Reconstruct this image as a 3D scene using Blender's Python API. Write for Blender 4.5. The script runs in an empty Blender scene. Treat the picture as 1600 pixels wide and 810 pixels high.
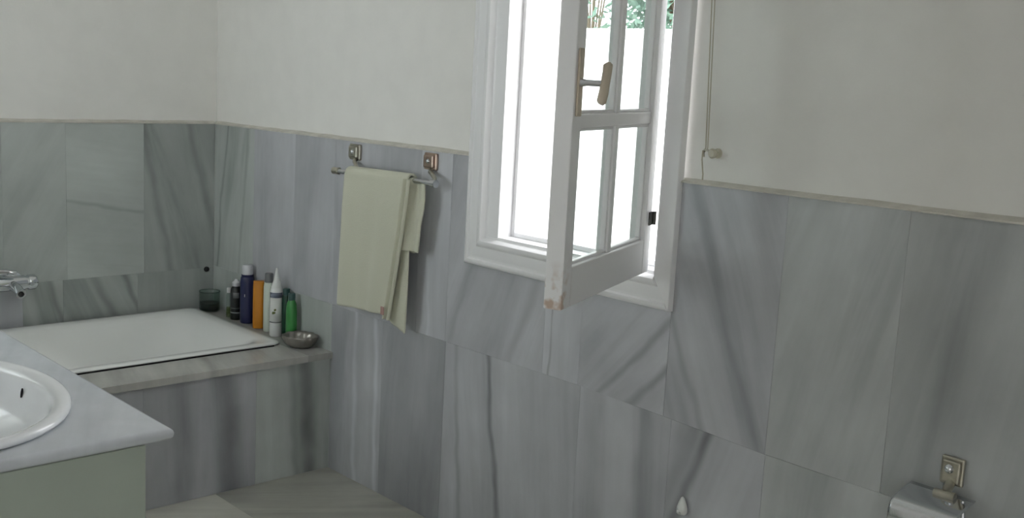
import bpy, bmesh, math, random
from mathutils import Vector, Matrix
random.seed(7)
S = bpy.context.scene
COL = S.collection

# ------------------------------------------------------------------ camera
cam_d = bpy.data.cameras.new('camera')
cam_d.sensor_width = 36.0
cam_d.lens = 36.0 * 1738.0 / 1600.0
cam_d.clip_start = 0.02
cam = bpy.data.objects.new('camera', cam_d)
COL.objects.link(cam)
cam.matrix_world = Matrix(((0.68008, -0.15660, 0.71622, 0.0),
                           (0.73123, 0.07451, -0.67805, 0.0),
                           (0.05282, 0.98485, 0.16518, 1.65),
                           (0, 0, 0, 1)))
S.camera = cam

# ------------------------------------------------------------------ sky and exposure
world = bpy.data.worlds.new('sky'); S.world = world
world.use_nodes = True
bg = world.node_tree.nodes['Background']
bg.inputs[0].default_value = (0.95, 0.965, 1.0, 1)
bg.inputs[1].default_value = 4.0
S.view_settings.view_transform = 'Standard'
S.view_settings.look = 'None'
S.view_settings.gamma = 1.0
S.view_settings.use_curve_mapping = False
S.view_settings.exposure = 0.70
try:
    S.cycles.use_denoising = True
    S.cycles.max_bounces = 14
    S.cycles.diffuse_bounces = 10
    S.cycles.transparent_max_bounces = 16
except Exception:
    pass

# ------------------------------------------------------------------ constants (metres)
YW = 2.50          # face of the marble on the window wall
XE = -4.66         # face of the marble on the end wall
PL = 0.02          # slab thickness: the plaster lies this far behind the marble
YB = 0.28          # wall behind the vanity
XV = -2.112         # end of that wall; the room widens behind it
YR = -1.3          # rear wall of the wide part
XR = 1.1           # right wall
CEIL = 2.72
OX0, OX1, OZ0, OZ1 = -2.707, -2.028, 1.100, 2.315     # window opening
def ztop(x): return 1.346 + max(0.0, (x + 4.66)) * 0.0085
def zmid(x): return 0.690 if x < -2.2 else max(0.668, 0.690 - (x + 2.2) * 0.037)

# ------------------------------------------------------------------ materials
def mat(name):
    m = bpy.data.materials.new(name); m.use_nodes = True
    nt = m.node_tree
    return m, nt, nt.nodes['Principled BSDF']
def L(nt, a, b): nt.links.new(a, b)
def node(nt, t, **k):
    n = nt.nodes.new(t)
    for a, v in k.items(): setattr(n, a, v)
    return n
def simple(name, col, rough=0.5, metal=0.0, bump=0.0, bscale=60, var=0.0, spec=None):
    m, nt, p = mat(name)
    p.inputs['Base Color'].default_value = (*col, 1)
    p.inputs['Roughness'].default_value = rough
    p.inputs['Metallic'].default_value = metal
    if spec is not None: p.inputs['Specular IOR Level'].default_value = spec
    tc = node(nt, 'ShaderNodeTexCoord')
    nz = node(nt, 'ShaderNodeTexNoise'); nz.inputs['Scale'].default_value = bscale
    nz.inputs['Detail'].default_value = 5
    L(nt, tc.outputs['Object'], nz.inputs['Vector'])
    if bump:
        b = node(nt, 'ShaderNodeBump'); b.inputs['Strength'].default_value = bump
        b.inputs['Distance'].default_value = 0.004
        L(nt, nz.outputs[0], b.inputs['Height']); L(nt, b.outputs[0], p.inputs['Normal'])
    if var:
        r = node(nt, 'ShaderNodeValToRGB')
        r.color_ramp.elements[0].position = 0.3; r.color_ramp.elements[1].position = 0.75
        r.color_ramp.elements[0].color = (*[c * (1 - var) for c in col], 1)
        r.color_ramp.elements[1].color = (*[min(1, c * (1 + var * .5)) for c in col], 1)
        n2 = node(nt, 'ShaderNodeTexNoise'); n2.inputs['Scale'].default_value = bscale * .12
        n2.inputs['Detail'].default_value = 4
        L(nt, tc.outputs['Object'], n2.inputs['Vector'])
        L(nt, n2.outputs[0], r.inputs[0]); L(nt, r.outputs[0], p.inputs['Base Color'])
    return m

def marble_material(name, light, mid, dark, rough=0.28):
    """u runs across the veins, v along them (UV map); tone, seed and one strong vein come from the slab."""
    m, nt, p = mat(name)
    def attr(n):
        a = node(nt, 'ShaderNodeAttribute', attribute_type='OBJECT', attribute_name=n); return a.outputs['Fac']
    def math_(op, a, b=None):
        n = node(nt, 'ShaderNodeMath', operation=op)
        for i, x in enumerate((a, b)):
            if x is None: continue
            if isinstance(x, (int, float)): n.inputs[i].default_value = x
            else: L(nt, x, n.inputs[i])
        return n.outputs[0]
    uv = node(nt, 'ShaderNodeUVMap')
    sep = node(nt, 'ShaderNodeSeparateXYZ'); L(nt, uv.outputs[0], sep.inputs[0])
    u, v = sep.outputs[0], sep.outputs[1]
    seed = math_('MULTIPLY', attr('vein_seed'), 7.31)
    def noise(su, sv, off, detail=4, dist=0.0):
        c = node(nt, 'ShaderNodeCombineXYZ')
        L(nt, math_('MULTIPLY', u, su), c.inputs[0]); L(nt, math_('MULTIPLY', v, sv), c.inputs[1])
        L(nt, math_('ADD', seed, off), c.inputs[2])
        n = node(nt, 'ShaderNodeTexNoise'); n.inputs['Scale'].default_value = 1.0
        n.inputs['Detail'].default_value = detail; n.inputs['Distortion'].default_value = dist
        n.inputs['Roughness'].default_value = 0.55
        L(nt, c.outputs[0], n.inputs['Vector']); return n.outputs[0]
    wob = math_('MULTIPLY', math_('SUBTRACT', noise(3.0, 2.2, 11.0, 3), 0.5), 0.10)
    # broad soft bands
    r = node(nt, 'ShaderNodeValToRGB')
    e = r.color_ramp.elements
    e[0].position = 0.30; e[0].color = (*dark, 1)
    e[1].position = 0.72; e[1].color = (*light, 1)
    x = e.new(0.48); x.color = (*mid, 1)
    L(nt, noise(7.0, 0.9, 0.0, 4, 0.6), r.inputs[0])
    # fine streaks
    fine = noise(38.0, 1.6, 3.0, 3, 0.3)
    mr = node(nt, 'ShaderNodeMapRange'); L(nt, fine, mr.inputs[0])
    mr.inputs[1].default_value = 0.35; mr.inputs[2].default_value = 0.7
    mr.inputs[3].default_value = 0.975; mr.inputs[4].default_value = 1.02
    # large clouding
    cl = node(nt, 'ShaderNodeMapRange'); L(nt, noise(3.4, 2.0, 6.0, 5), cl.inputs[0])
    cl.inputs[1].default_value = 0.3; cl.inputs[2].default_value = 0.7
    cl.inputs[3].default_value = 0.83; cl.inputs[4].default_value = 1.11
    f = math_('MULTIPLY', mr.outputs[0], cl.outputs[0])
    # one or two strong veins of the slab
    uu = math_('ADD', u, wob)
    for k in ('', '_b'):
        d = math_('ABSOLUTE', math_('SUBTRACT', uu, attr('vein_u' + k)))
        m1 = node(nt, 'ShaderNodeMapRange'); m1.interpolation_type = 'SMOOTHSTEP'
        L(nt, d, m1.inputs[0]); m1.inputs[1].default_value = 0.0
        L(nt, math_('ADD', attr('vein_w' + k), 0.0005), m1.inputs[2])
        m1.inputs[3].default_value = 1.0; m1.inputs[4].default_value = 0.0
        patch = math_('ADD', 0.35, math_('MULTIPLY', noise(4, 4, 21.0, 2), 1.3))
        dk = math_('MULTIPLY', math_('MULTIPLY', m1.outputs[0], attr('vein_d' + k)), patch)
        f = math_('MULTIPLY', f, math_('SUBTRACT', 1.0, dk))
    f = math_('MULTIPLY', f, attr('vein_tone'))
    # contrast of the bands: mix towards the middle tone
    mx = node(nt, 'ShaderNodeMix', data_type='RGBA')
    L(nt, attr('vein_contrast'), mx.inputs[0])
    mx.inputs[6].default_value = (*mid, 1); L(nt, r.outputs[0], mx.inputs[7])
    mul = node(nt, 'ShaderNodeVectorMath', operation='SCALE')
    L(nt, mx.outputs[2], mul.inputs[0]); L(nt, f, mul.inputs['Scale'])
    L(nt, mul.outputs[0], p.inputs['Base Color'])
    p.inputs['Roughness'].default_value = rough
    p.inputs['Specular IOR Level'].default_value = 0.35
    return m

M = {}
M['marble'] = marble_material('marble_blue_grey', (0.65, 0.66, 0.69), (0.505, 0.515, 0.545), (0.34, 0.35, 0.375))
M['marble_green'] = marble_material('marble_green_grey', (0.52, 0.55, 0.535), (0.42, 0.45, 0.435), (0.28, 0.31, 0.295))
M['marble_pale'] = marble_material('marble_pale_grey', (0.59, 0.61, 0.615), (0.47, 0.488, 0.49), (0.31, 0.328, 0.332))
M['marble_ledge'] = marble_material('marble_ledge_beige', (0.62, 0.61, 0.58), (0.50, 0.495, 0.47), (0.36, 0.36, 0.34), 0.22)
M['marble_floor'] = marble_material('marble_floor_cream', (0.66, 0.65, 0.58), (0.55, 0.545, 0.49), (0.40, 0.40, 0.37), 0.2)
M['marble_white'] = marble_material('marble_counter_white', (0.66, 0.69, 0.72), (0.60, 0.63, 0.67), (0.53, 0.56, 0.60), 0.15)
M['plaster'] = simple('plaster_warm_white', (0.80, 0.79, 0.76), 0.85, bump=0.08, bscale=90, var=0.03)
M['ceiling'] = simple('ceiling_white', (0.82, 0.82, 0.80), 0.9, bump=0.05)
M['mortar'] = simple('mortar_cream', (0.66, 0.64, 0.58), 0.9, bump=0.4, bscale=140, var=0.15)
M['joint'] = simple('joint_grey', (0.46, 0.46, 0.45), 0.9, bump=0.2)
M['paint'] = simple('white_gloss_paint', (0.86, 0.86, 0.87), 0.35, bump=0.05, bscale=40, var=0.03)
M['enamel'] = simple('white_enamel', (0.86, 0.87, 0.86), 0.12, var=0.01)
M['ceramic'] = simple('white_ceramic', (0.82, 0.84, 0.86), 0.1, var=0.01)
M['cabinet'] = simple('cabinet_pale_green_white', (0.39, 0.44, 0.38), 0.45, bump=0.05, var=0.04)
M['chrome'] = simple('chrome', (0.66, 0.68, 0.70), 0.10, 1.0, bump=0.03)
M['worn_chrome'] = simple('worn_brassy_chrome', (0.55, 0.52, 0.44), 0.28, 1.0, bump=0.15, bscale=120, var=0.3)
M['copper'] = simple('worn_copper_plate', (0.58, 0.45, 0.37), 0.3, 1.0, bump=0.15, bscale=120, var=0.3)
M['bronze'] = simple('aged_bronze_handle', (0.62, 0.54, 0.43), 0.5, 0.1, bump=0.1, var=0.2)
M['dark_metal'] = simple('dark_hinge_metal', (0.10, 0.10, 0.09), 0.5, 0.8, bump=0.1)
M['black'] = simple('black_plastic', (0.012, 0.014, 0.015), 0.35, bump=0.02)
M['hole'] = simple('dark_hole', (0.01, 0.01, 0.01), 0.9, bump=0.01)
M['navy'] = simple('navy_plastic', (0.018, 0.022, 0.075), 0.35, bump=0.02)
M['orange'] = simple('orange_plastic', (0.62, 0.24, 0.012), 0.4, bump=0.02, var=0.12)
M['white_plastic'] = simple('white_plastic', (0.74, 0.75, 0.74), 0.35, bump=0.02)
M['silver_plastic'] = simple('silver_plastic', (0.62, 0.63, 0.66), 0.35, 0.2, bump=0.02)
M['grey_plastic'] = simple('grey_plastic', (0.16, 0.165, 0.17), 0.4, bump=0.02)
M['mint'] = simple('pale_mint_plastic', (0.62, 0.68, 0.60), 0.35, bump=0.02)
M['dark_green'] = simple('dark_green_plastic', (0.008, 0.05, 0.028), 0.3, bump=0.02)
M['green'] = simple('green_plastic', (0.05, 0.27, 0.065), 0.3, bump=0.02, var=0.15)
M['teal_cap'] = simple('dark_teal_plastic', (0.03, 0.08, 0.075), 0.35, bump=0.02)
M['label'] = simple('label_paper', (0.70, 0.71, 0.69), 0.5, bump=0.01)
M['label_mark'] = simple('olive_print', (0.13, 0.15, 0.035), 0.5, bump=0.01)
M['label_blue'] = simple('grey_blue_print', (0.16, 0.18, 0.24), 0.5, bump=0.01)
M['grey_print'] = simple('grey_print', (0.20, 0.21, 0.21), 0.5, bump=0.01)
M['soap_metal'] = simple('tarnished_silver', (0.36, 0.34, 0.31), 0.3, 0.8, bump=0.5, bscale=60, var=0.4)
M['soap'] = simple('cream_soap', (0.60, 0.55, 0.45), 0.5, bump=0.1)
M['cord'] = simple('cream_cord', (0.50, 0.46, 0.36), 0.9, bump=0.3, bscale=300)
M['knob'] = simple('cream_painted_knob', (0.55, 0.52, 0.42), 0.4, bump=0.1, var=0.2)
M['paper'] = simple('toilet_paper', (0.80, 0.80, 0.78), 0.95, bump=0.1)
M['bark'] = simple('bark', (0.20, 0.16, 0.11), 0.9, bump=0.5)
M['leaf'] = simple('leaf_green', (0.17, 0.29, 0.22), 0.6, bump=0.05, bscale=3, var=0.4)
M['garden_wall'] = simple('white_limewash', (0.80, 0.80, 0.78), 0.9, bump=0.2, bscale=20)
M['terrace'] = simple('pale_terrace', (0.62, 0.60, 0.55), 0.9, bump=0.2, bscale=12, var=0.1)
M['tag'] = simple('pinkish_tag', (0.45, 0.28, 0.25), 0.8, bump=0.05)
def cloth(name, col):
    m, nt, p = mat(name)
    tc = node(nt, 'ShaderNodeTexCoord')
    n = node(nt, 'ShaderNodeTexNoise'); n.inputs['Scale'].default_value = 420; n.inputs['Detail'].default_value = 3
    L(nt, tc.outputs['Object'], n.inputs['Vector'])
    b = node(nt, 'ShaderNodeBump'); b.inputs['Strength'].default_value = 0.55; b.inputs['Distance'].default_value = 0.003
    L(nt, n.outputs[0], b.inputs['Height']); L(nt, b.outputs[0], p.inputs['Normal'])
    r = node(nt, 'ShaderNodeValToRGB')
    r.color_ramp.elements[0].color = (*[c * .88 for c in col], 1); r.color_ramp.elements[1].color = (*col, 1)
    L(nt, n.outputs[0], r.inputs[0]); L(nt, r.outputs[0], p.inputs['Base Color'])
    p.inputs['Roughness'].default_value = 0.95
    p.inputs['Sheen Weight'].default_value = 0.2
    return m
M['towel'] = cloth('cream_green_terry', (0.64, 0.64, 0.52))
def glass(name, tint, gl=0.08):
    m = bpy.data.materials.new(name); m.use_nodes = True
    nt = m.node_tree; nt.nodes.remove(nt.nodes['Principled BSDF'])
    out = nt.nodes['Material Output']
    t = node(nt, 'ShaderNodeBsdfTransparent'); t.inputs[0].default_value = (*tint, 1)
    g = node(nt, 'ShaderNodeBsdfGlossy'); g.inputs['Roughness'].default_value = 0.03
    lw = node(nt, 'ShaderNodeLayerWeight')           # Schlick reflectance, the same from both sides of the pane
    pw = node(nt, 'ShaderNodeMath', operation='POWER'); L(nt, lw.outputs['Facing'], pw.inputs[0]); pw.inputs[1].default_value = 5.0
    ma = node(nt, 'ShaderNodeMath', operation='MULTIPLY_ADD'); L(nt, pw.outputs[0], ma.inputs[0]); ma.inputs[1].default_value = 0.9; ma.inputs[2].default_value = 0.04
    mx = node(nt, 'ShaderNodeMixShader')
    L(nt, ma.outputs[0], mx.inputs[0]); L(nt, t.outputs[0], mx.inputs[1]); L(nt, g.outputs[0], mx.inputs[2])
    L(nt, mx.outputs[0], out.inputs[0]); return m
M['pane'] = glass('window_glass', (0.95, 0.98, 0.97))
M['clear'] = glass('clear_glass', (0.80, 0.84, 0.82))
M['yellow_clear'] = glass('yellowish_glass', (0.62, 0.66, 0.40))
# window paint with bare, water-stained wood low on the free stile (sash space: x along sash, z up)
def sash_paint():
    m = simple('white_paint_worn', (0.86, 0.86, 0.87), 0.35, bump=0.05, bscale=40)
    nt = m.node_tree; p = nt.nodes['Principled BSDF']
    tc = node(nt, 'ShaderNodeTexCoord'); sp = node(nt, 'ShaderNodeSeparateXYZ'); L(nt, tc.outputs['Object'], sp.inputs[0])
    def mrange(s, a, b):
        r = node(nt, 'ShaderNodeMapRange'); L(nt, s, r.inputs[0]); r.inputs[1].default_value = a; r.inputs[2].default_value = b
        return r.outputs[0]
    n = node(nt, 'ShaderNodeTexNoise'); n.inputs['Scale'].default_value = 34; L(nt, tc.outputs['Object'], n.inputs['Vector'])
    a = mrange(sp.outputs[0], 0.60, 0.67); z = mrange(sp.outputs[2], 0.12, 0.03); q = mrange(n.outputs[0], 0.45, 0.62)
    m1 = node(nt, 'ShaderNodeMath', operation='MULTIPLY'); L(nt, a, m1.inputs[0]); L(nt, z, m1.inputs[1])
    m2 = node(nt, 'ShaderNodeMath', operation='MULTIPLY'); L(nt, m1.outputs[0], m2.inputs[0]); L(nt, q, m2.inputs[1])
    mx = node(nt, 'ShaderNodeMix', data_type='RGBA'); L(nt, m2.outputs[0], mx.inputs[0])
    mx.inputs[6].default_value = (0.86, 0.86, 0.87, 1); mx.inputs[7].default_value = (0.56, 0.43, 0.35, 1)
    L(nt, mx.outputs[2], p.inputs['Base Color']); return m
M['sash'] = sash_paint()

# ------------------------------------------------------------------ mesh helpers
def link(name, me, m=None, parent=None, smooth=False):
    o = bpy.data.objects.new(name, me); COL.objects.link(o)
    if m is not None and not me.materials: me.materials.append(M[m] if isinstance(m, str) else m)
    if parent is not None: o.parent = parent
    if smooth:
        for p in me.polygons: p.use_smooth = True
    return o
def bm_obj(name, bm, m, parent=None, smooth=False, auto=None):
    bmesh.ops.recalc_face_normals(bm, faces=bm.faces)
    me = bpy.data.meshes.new(name); bm.to_mesh(me); bm.free()
    o = link(name, me, m, parent, smooth)
    if auto:
        for p in me.polygons: p.use_smooth = True
        me.set_sharp_from_angle(angle=math.radians(auto))
    return o
def box(bm, x0, x1, y0, y1, z0, z1, bev=0.0, seg=2):
    vs = [bm.verts.new((x, y, z)) for x in (x0, x1) for y in (y0, y1) for z in (z0, z1)]
    fs = [(0, 1, 3, 2), (4, 6, 7, 5), (0, 4, 5, 1), (2, 3, 7, 6), (0, 2, 6, 4), (1, 5, 7, 3)]
    faces = [bm.faces.new([vs[i] for i in f]) for f in fs]
    if bev:
        ed = list({e for f in faces for e in f.edges})
        bmesh.ops.bevel(bm, geom=ed, offset=bev, segments=seg, affect='EDGES', profile=0.5)
def lathe(bm, prof, n=24, mtx=None, sx=1.0, sy=1.0):
    """profile (r, z) turned about z"""
    rings = []
    for r, z in prof:
        if r < 1e-6: rings.append([bm.verts.new((0, 0, z))])
        else: rings.append([bm.verts.new((r * sx * math.cos(2 * math.pi * i / n), r * sy * math.sin(2 * math.pi * i / n), z)) for i in range(n)])
    for a, b in zip(rings, rings[1:]):
        for i in range(n):
            j = (i + 1) % n
            if len(a) == 1 and len(b) == 1: continue
            if len(a) == 1: bm.faces.new((a[0], b[i], b[j]))
            elif len(b) == 1: bm.faces.new((a[i], a[j], b[0]))
            else: bm.faces.new((a[i], a[j], b[j], b[i]))
    if mtx is not None:
        bmesh.ops.transform(bm, matrix=mtx, verts=[v for r in rings for v in r])
def tube(bm, pts, r, n=10, caps=True):
    pts = [Vector(p) for p in pts]; rr = r if isinstance(r, (list, tuple)) else [r] * len(pts)
    rings = []; up = None
    for i, p in enumerate(pts):
        t = (pts[min(i + 1, len(pts) - 1)] - pts[max(i - 1, 0)]).normalized()
        if up is None:
            up = Vector((0, 0, 1)) if abs(t.z) < 0.9 else Vector((1, 0, 0))
        a = t.cross(up).normalized(); b = a.cross(t).normalized(); up = b
        rings.append([bm.verts.new(p + rr[i] * (a * math.cos(2 * math.pi * k / n) + b * math.sin(2 * math.pi * k / n))) for k in range(n)])
    for a, b in zip(rings, rings[1:]):
        for k in range(n):
            bm.faces.new((a[k], a[(k + 1) % n], b[(k + 1) % n], b[k]))
    if caps:
        bm.faces.new(rings[0][::-1]); bm.faces.new(rings[-1])
def empty(name, loc, rz=0.0):
    o = bpy.data.objects.new(name, None); COL.objects.link(o)
    o.location = loc; o.rotation_euler = (0, 0, rz); o.empty_display_size = 0.05
    return o
def tag(o, label, cat, group=None):
    o['label'] = label; o['category'] = cat
    if group: o['group'] = group
    return o
def struct(o, label=None):
    o['kind'] = 'structure'
    if label: o['label'] = label
    return o

def slab(poly, plane, coord, parent, m='marble', ang=0.0, tone=1.0, con=1.0, seed=None, thick=PL, veins=(), name='marble_slab', depth_jit=0.0003):
    """Stone slab: polygon in (s,t) of a plane, 'Y': s=x t=z face towards -Y; 'X': s=y t=z face towards +X; 'Z': s=x t=y face up.
    ang: lean of the veins from vertical (degrees, positive leans to the right going up)."""
    bm = bmesh.new()
    j = random.uniform(-depth_jit, depth_jit)
    def P(s, t, d):
        if plane == 'Y': return (s, coord + d + j, t)
        if plane == 'X': return (coord - d + j, s, t)
        return (s, t, coord - d + j)
    g = 0.0002                                     # half joint
    n = len(poly); cxm = sum(p[0] for p in poly) / n; ctm = sum(p[1] for p in poly) / n
    # shrink every edge inwards by the half joint
    area = sum(poly[i][0] * poly[(i + 1) % n][1] - poly[(i + 1) % n][0] * poly[i][1] for i in range(n))
    sg = 1 if area > 0 else -1
    out = []
    for i in range(n):
        a, b, c = [Vector(poly[k % n]) for k in (i - 1, i, i + 1)]
        d1 = (b - a).normalized(); d2 = (c - b).normalized()
        n1 = Vector((-d1.y, d1.x)) * sg; n2 = Vector((-d2.y, d2.x)) * sg
        k = n1 + n2; k = k / max(0.2, k.dot(n1)) if k.length > 1e-6 else n1
        out.append(b + k * g)
    fr = [bm.verts.new(P(p.x, p.y, 0)) for p in out]; bk = [bm.verts.new(P(p.x, p.y, thick)) for p in out]
    f = bm.faces.new(fr); bm.faces.new(bk[::-1])
    for i in range(n): bm.faces.new((fr[i], bk[i], bk[(i + 1) % n], fr[(i + 1) % n]))
    bmesh.ops.bevel(bm, geom=list(f.edges), offset=0.0005, segments=1, affect='EDGES')
    bmesh.ops.recalc_face_normals(bm, faces=bm.faces)
    uvl = bm.loops.layers.uv.new('veins')
    A = math.radians(ang); ca, sa = math.cos(A), math.sin(A)
    for fc in bm.faces:
        for l in fc.loops:
            x, y, z = l.vert.co
            s, t = {'Y': (x, z), 'X': (y, z), 'Z': (x, y)}[plane]
            l[uvl].uv = (s * ca - t * sa, s * sa + t * ca)
    me = bpy.data.meshes.new(name); bm.to_mesh(me); bm.free()
    o = link(name, me, m, parent)
    o['vein_tone'] = float(tone); o['vein_contrast'] = float(con)
    o['vein_seed'] = float(random.random() * 9 if seed is None else seed)
    for k, v in zip(('', '_b'), veins):
        s, t, w, d = v                             # a point (s,t) on the vein, half width, depth
        o['vein_u' + k] = s * ca - t * sa; o['vein_w' + k] = float(w); o['vein_d' + k] = float(d)
    return o
def rect(s0, s1, t0, t1): return [(s0, t0), (s1, t0), (s1, t1), (s0, t1)]

# ================================================================== the room
bm = bmesh.new(); box(bm, XE - .3, XR + .3, YR - .3, YW + .3, -.25, -.021)
floor = struct(bm_obj('floor', bm, 'joint'), 'pale polished marble floor of the bathroom')
bm = bmesh.new(); box(bm, XE - .3, XR + .3, YR - .3, YW + .3, CEIL, CEIL + .2)
struct(bm_obj('ceiling', bm, 'ceiling'), 'plain white ceiling above the bathroom')
# window wall with its opening
WO = 0.33
bm = bmesh.new()
wx0, wx1, wz0, wz1 = OX0 - .05, OX1 + .05, OZ0 - .05, OZ1 + .05
box(bm, XE - .3, wx0, YW + PL, YW + WO, -.02, CEIL); box(bm, wx1, XR + .3, YW + PL, YW + WO, -.02, CEIL)
box(bm, wx0, wx1, YW + PL, YW + WO, -.02, wz0); box(bm, wx0, wx1, YW + PL, YW + WO, wz1, CEIL)
wall_w = struct(bm_obj('wall_window', bm, 'plaster'), 'warm white plastered wall with marble wainscot around the open window')
bm = bmesh.new(); box(bm, XE - .3, XE - PL, YB - .3, YW + PL - .0005, -.02, CEIL)
wall_e = struct(bm_obj('wall_left', bm, 'plaster'), 'white plastered end wall with marble panels behind the bathtub')
# wall behind the vanity, with a second window above it, out of the picture
BX0, BX1, BZ0, BZ1 = -3.95, -3.12, 1.10, 2.25
bm = bmesh.new()
box(bm, XE - PL, BX0, YB - .25, YB, -.02, CEIL); box(bm, BX1, XV, YB - .25, YB, -.02, CEIL)
box(bm, BX0, BX1, YB - .25, YB, -.02, BZ0); box(bm, BX0, BX1, YB - .25, YB, BZ1, CEIL)
wall_b = struct(bm_obj('wall_back', bm, 'plaster'), 'white plastered wall behind the vanity')
bm = bmesh.new(); box(bm, XV - .2, XV, YR, YB - .25, -.02, CEIL)
struct(bm_obj('wall_return', bm, 'plaster'), 'short white return wall beside the vanity')
bm = bmesh.new(); box(bm, XV - .2, XR, YR - .2, YR, -.02, CEIL)
struct(bm_obj('wall_rear', bm, 'plaster'), 'white plastered rear wall of the bathroom')
DY0, DY1, DZ1 = -1.10, -0.50, 2.10                  # unseen open doorway beside the camera, added to let in fill light
bm = bmesh.new(); box(bm, XR, XR + .2, YR - .2, DY0, -.02, CEIL); box(bm, XR, XR + .2, DY1, YW + PL - .0005, -.02, CEIL); box(bm, XR, XR + .2, DY0, DY1, DZ1, CEIL)
struct(bm_obj('wall_right', bm, 'plaster'), 'white plastered right hand wall')

# ---- marble on the window wall: lower row
Y = 'Y'
low = [-3.68, -3.335, -2.961, -2.296, -1.930, -1.605, -1.228, -0.85, -0.45, -0.05, 0.35, 0.75, XR]
par = {0: dict(ang=0, tone=.95, con=.8, veins=((-3.505, .4, .02, -.26), (-3.372, .4, .02, -.30))),
       1: dict(ang=3, tone=.76, con=.55, veins=((-3.20, .4, .14, .10),)),
       2: dict(ang=-7, tone=.98, con=.45, veins=((-2.70, .45, .022, .42), (-2.90, .5, .02, .2))),
       3: dict(ang=-3, tone=.94, con=.5, veins=((-2.20, .1, .07, .14), (-2.03, .4, .05, .2))),
       4: dict(ang=19, tone=.98, con=.3, veins=((-1.815, .63, .030, .45), (-1.885, .58, .06, .30))),
       5: dict(m='marble_pale', ang=5, tone=1.05, con=.4), 6: dict(m='marble_pale', ang=4, tone=1.0, con=.4),
       7: dict(m='marble_pale', ang=8, tone=.98, con=.5)}
for i, (a, b) in enumerate(zip(low, low[1:])):
    slab([(a, 0), (b, 0), (b, zmid(b)), (a, zmid(a))], Y, YW, wall_w, seed=i * .73 + .2, **par.get(i, dict(ang=random.uniform(-15, 15), con=.6)))
# the piece of the window wall hidden beside the bathtub
slab([(XE, 0), (-3.68, 0), (-3.68, .69), (XE, .69)], Y, YW, wall_w, m='marble_green', ang=0, con=.5, tone=1.05)
# upper row
CX0, CX1, CZ0 = -2.845, -1.975, 1.015          # hidden under the window casing
up = [XE, -4.307, -3.978, -3.684, -3.137, -2.965, -2.472, -2.310, -1.962, -1.607, -1.268, -0.90, -0.50, -0.10, 0.30, 0.70, XR]
parU = {0: dict(m='marble_green', ang=8, tone=1.10, con=.75, veins=((-4.60, .95, .015, .35), (-4.42, .9, .02, .2))),
        1: dict(ang=0, tone=.98, con=.35), 2: dict(ang=2, tone=.93, con=.35), 3: dict(ang=1, tone=.93, con=.5),
        4: dict(ang=0, tone=1.0, con=.5, veins=((-3.08, 1.0, .012, -.1),)),
        5: dict(ang=22, tone=.98, con=.55, veins=((-2.88, .90, .03, .14), (-2.60, .8, .03, .16))),
        6: dict(ang=0, tone=1.0, con=.5, veins=((-2.45, .8, .006, .3),)),
        7: dict(ang=42, tone=1.06, con=.45, veins=((-2.12, .80, .020, .26), (-1.99, .80, .022, .30))),
        8: dict(ang=-22, tone=.94, con=.7, seed=4.4, veins=((-1.80, 1.10, .03, .18), (-1.88, .80, .02, .22))),
        9: dict(m='marble_pale', ang=14, tone=1.0, con=.6), 10: dict(m='marble_pale', ang=10, tone=.93, con=.6, veins=((-1.10, 1.1, .06, .15),)),
        11: dict(m='marble_pale', ang=16, tone=.90, con=.45)}
for i, (a, b) in enumerate(zip(up, up[1:])):
    za, zb, ta, tb = zmid(a), zmid(b), ztop(a), ztop(b)
    if b <= CX0 or a >= CX1: poly = [(a, za), (b, zb), (b, tb), (a, ta)]
    elif a < CX0 < b < CX1: poly = [(a, za), (b, zb), (b, CZ0), (CX0, CZ0), (CX0, ztop(CX0)), (a, ta)]
    elif a >= CX0 and b <= CX1: poly = [(a, za), (b, zb), (b, CZ0), (a, CZ0)]
    else: poly = [(a, za), (b, zb), (b, tb), (CX1, ztop(CX1)), (CX1, CZ0), (a, CZ0)]
    k = dict(seed=i * .61 + .45); k.update(parU.get(i, dict(ang=random.uniform(-15, 15), con=.5, tone=.9)))
    slab(poly, Y, YW, wall_w, **k)
# ---- marble on the end wall
ZE = 1.346; ZJ = 0.682
ye = [YB, .62, .96, 1.29, 1.560, 1.818, 2.160, YW]
parE = {6: dict(ang=-13, tone=.92, con=.85, veins=((2.20, 1.10, .030, .30), (2.44, 1.1, .03, .2))),
        5: dict(m='marble_green', ang=98, tone=1.17, con=.15, veins=((2.0, .985, .014, .18),)),
        4: dict(ang=30, tone=1.06, con=.4), 3: dict(ang=30, tone=1.06, con=.4)}
for i, (a, b) in enumerate(zip(ye, ye[1:])):
    k = dict(m='marble_green', ang=12, con=.5, seed=i * .57); k.update(parE.get(i, {}))
    slab(rect(a, b, ZJ, ZE), 'X', XE, wall_e, **k)
ye2 = [YB, .70, 1.15, 1.632, 1.80, 2.13, YW]
parE2 = {2: dict(m='marble', ang=0, tone=1.0, con=.2), 3: dict(ang=-16, tone=1.0, con=1.0, veins=((1.775, .58, .02, .32), (1.70, .58, .02, .15))),
         4: dict(ang=-24, tone=.97, con=1.0, veins=((1.99, .58, .03, .3), (2.10, .6, .02, .3))), 5: dict(ang=0, tone=.92, con=.5)}
for i, (a, b) in enumerate(zip(ye2, ye2[1:])):
    k = dict(m='marble_green', ang=-10, con=.5, seed=i * .83 + .1); k.update(parE2.get(i, {}))
    slab(rect(a, b, .30, ZJ), 'X', XE, wall_e, **k)
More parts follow.
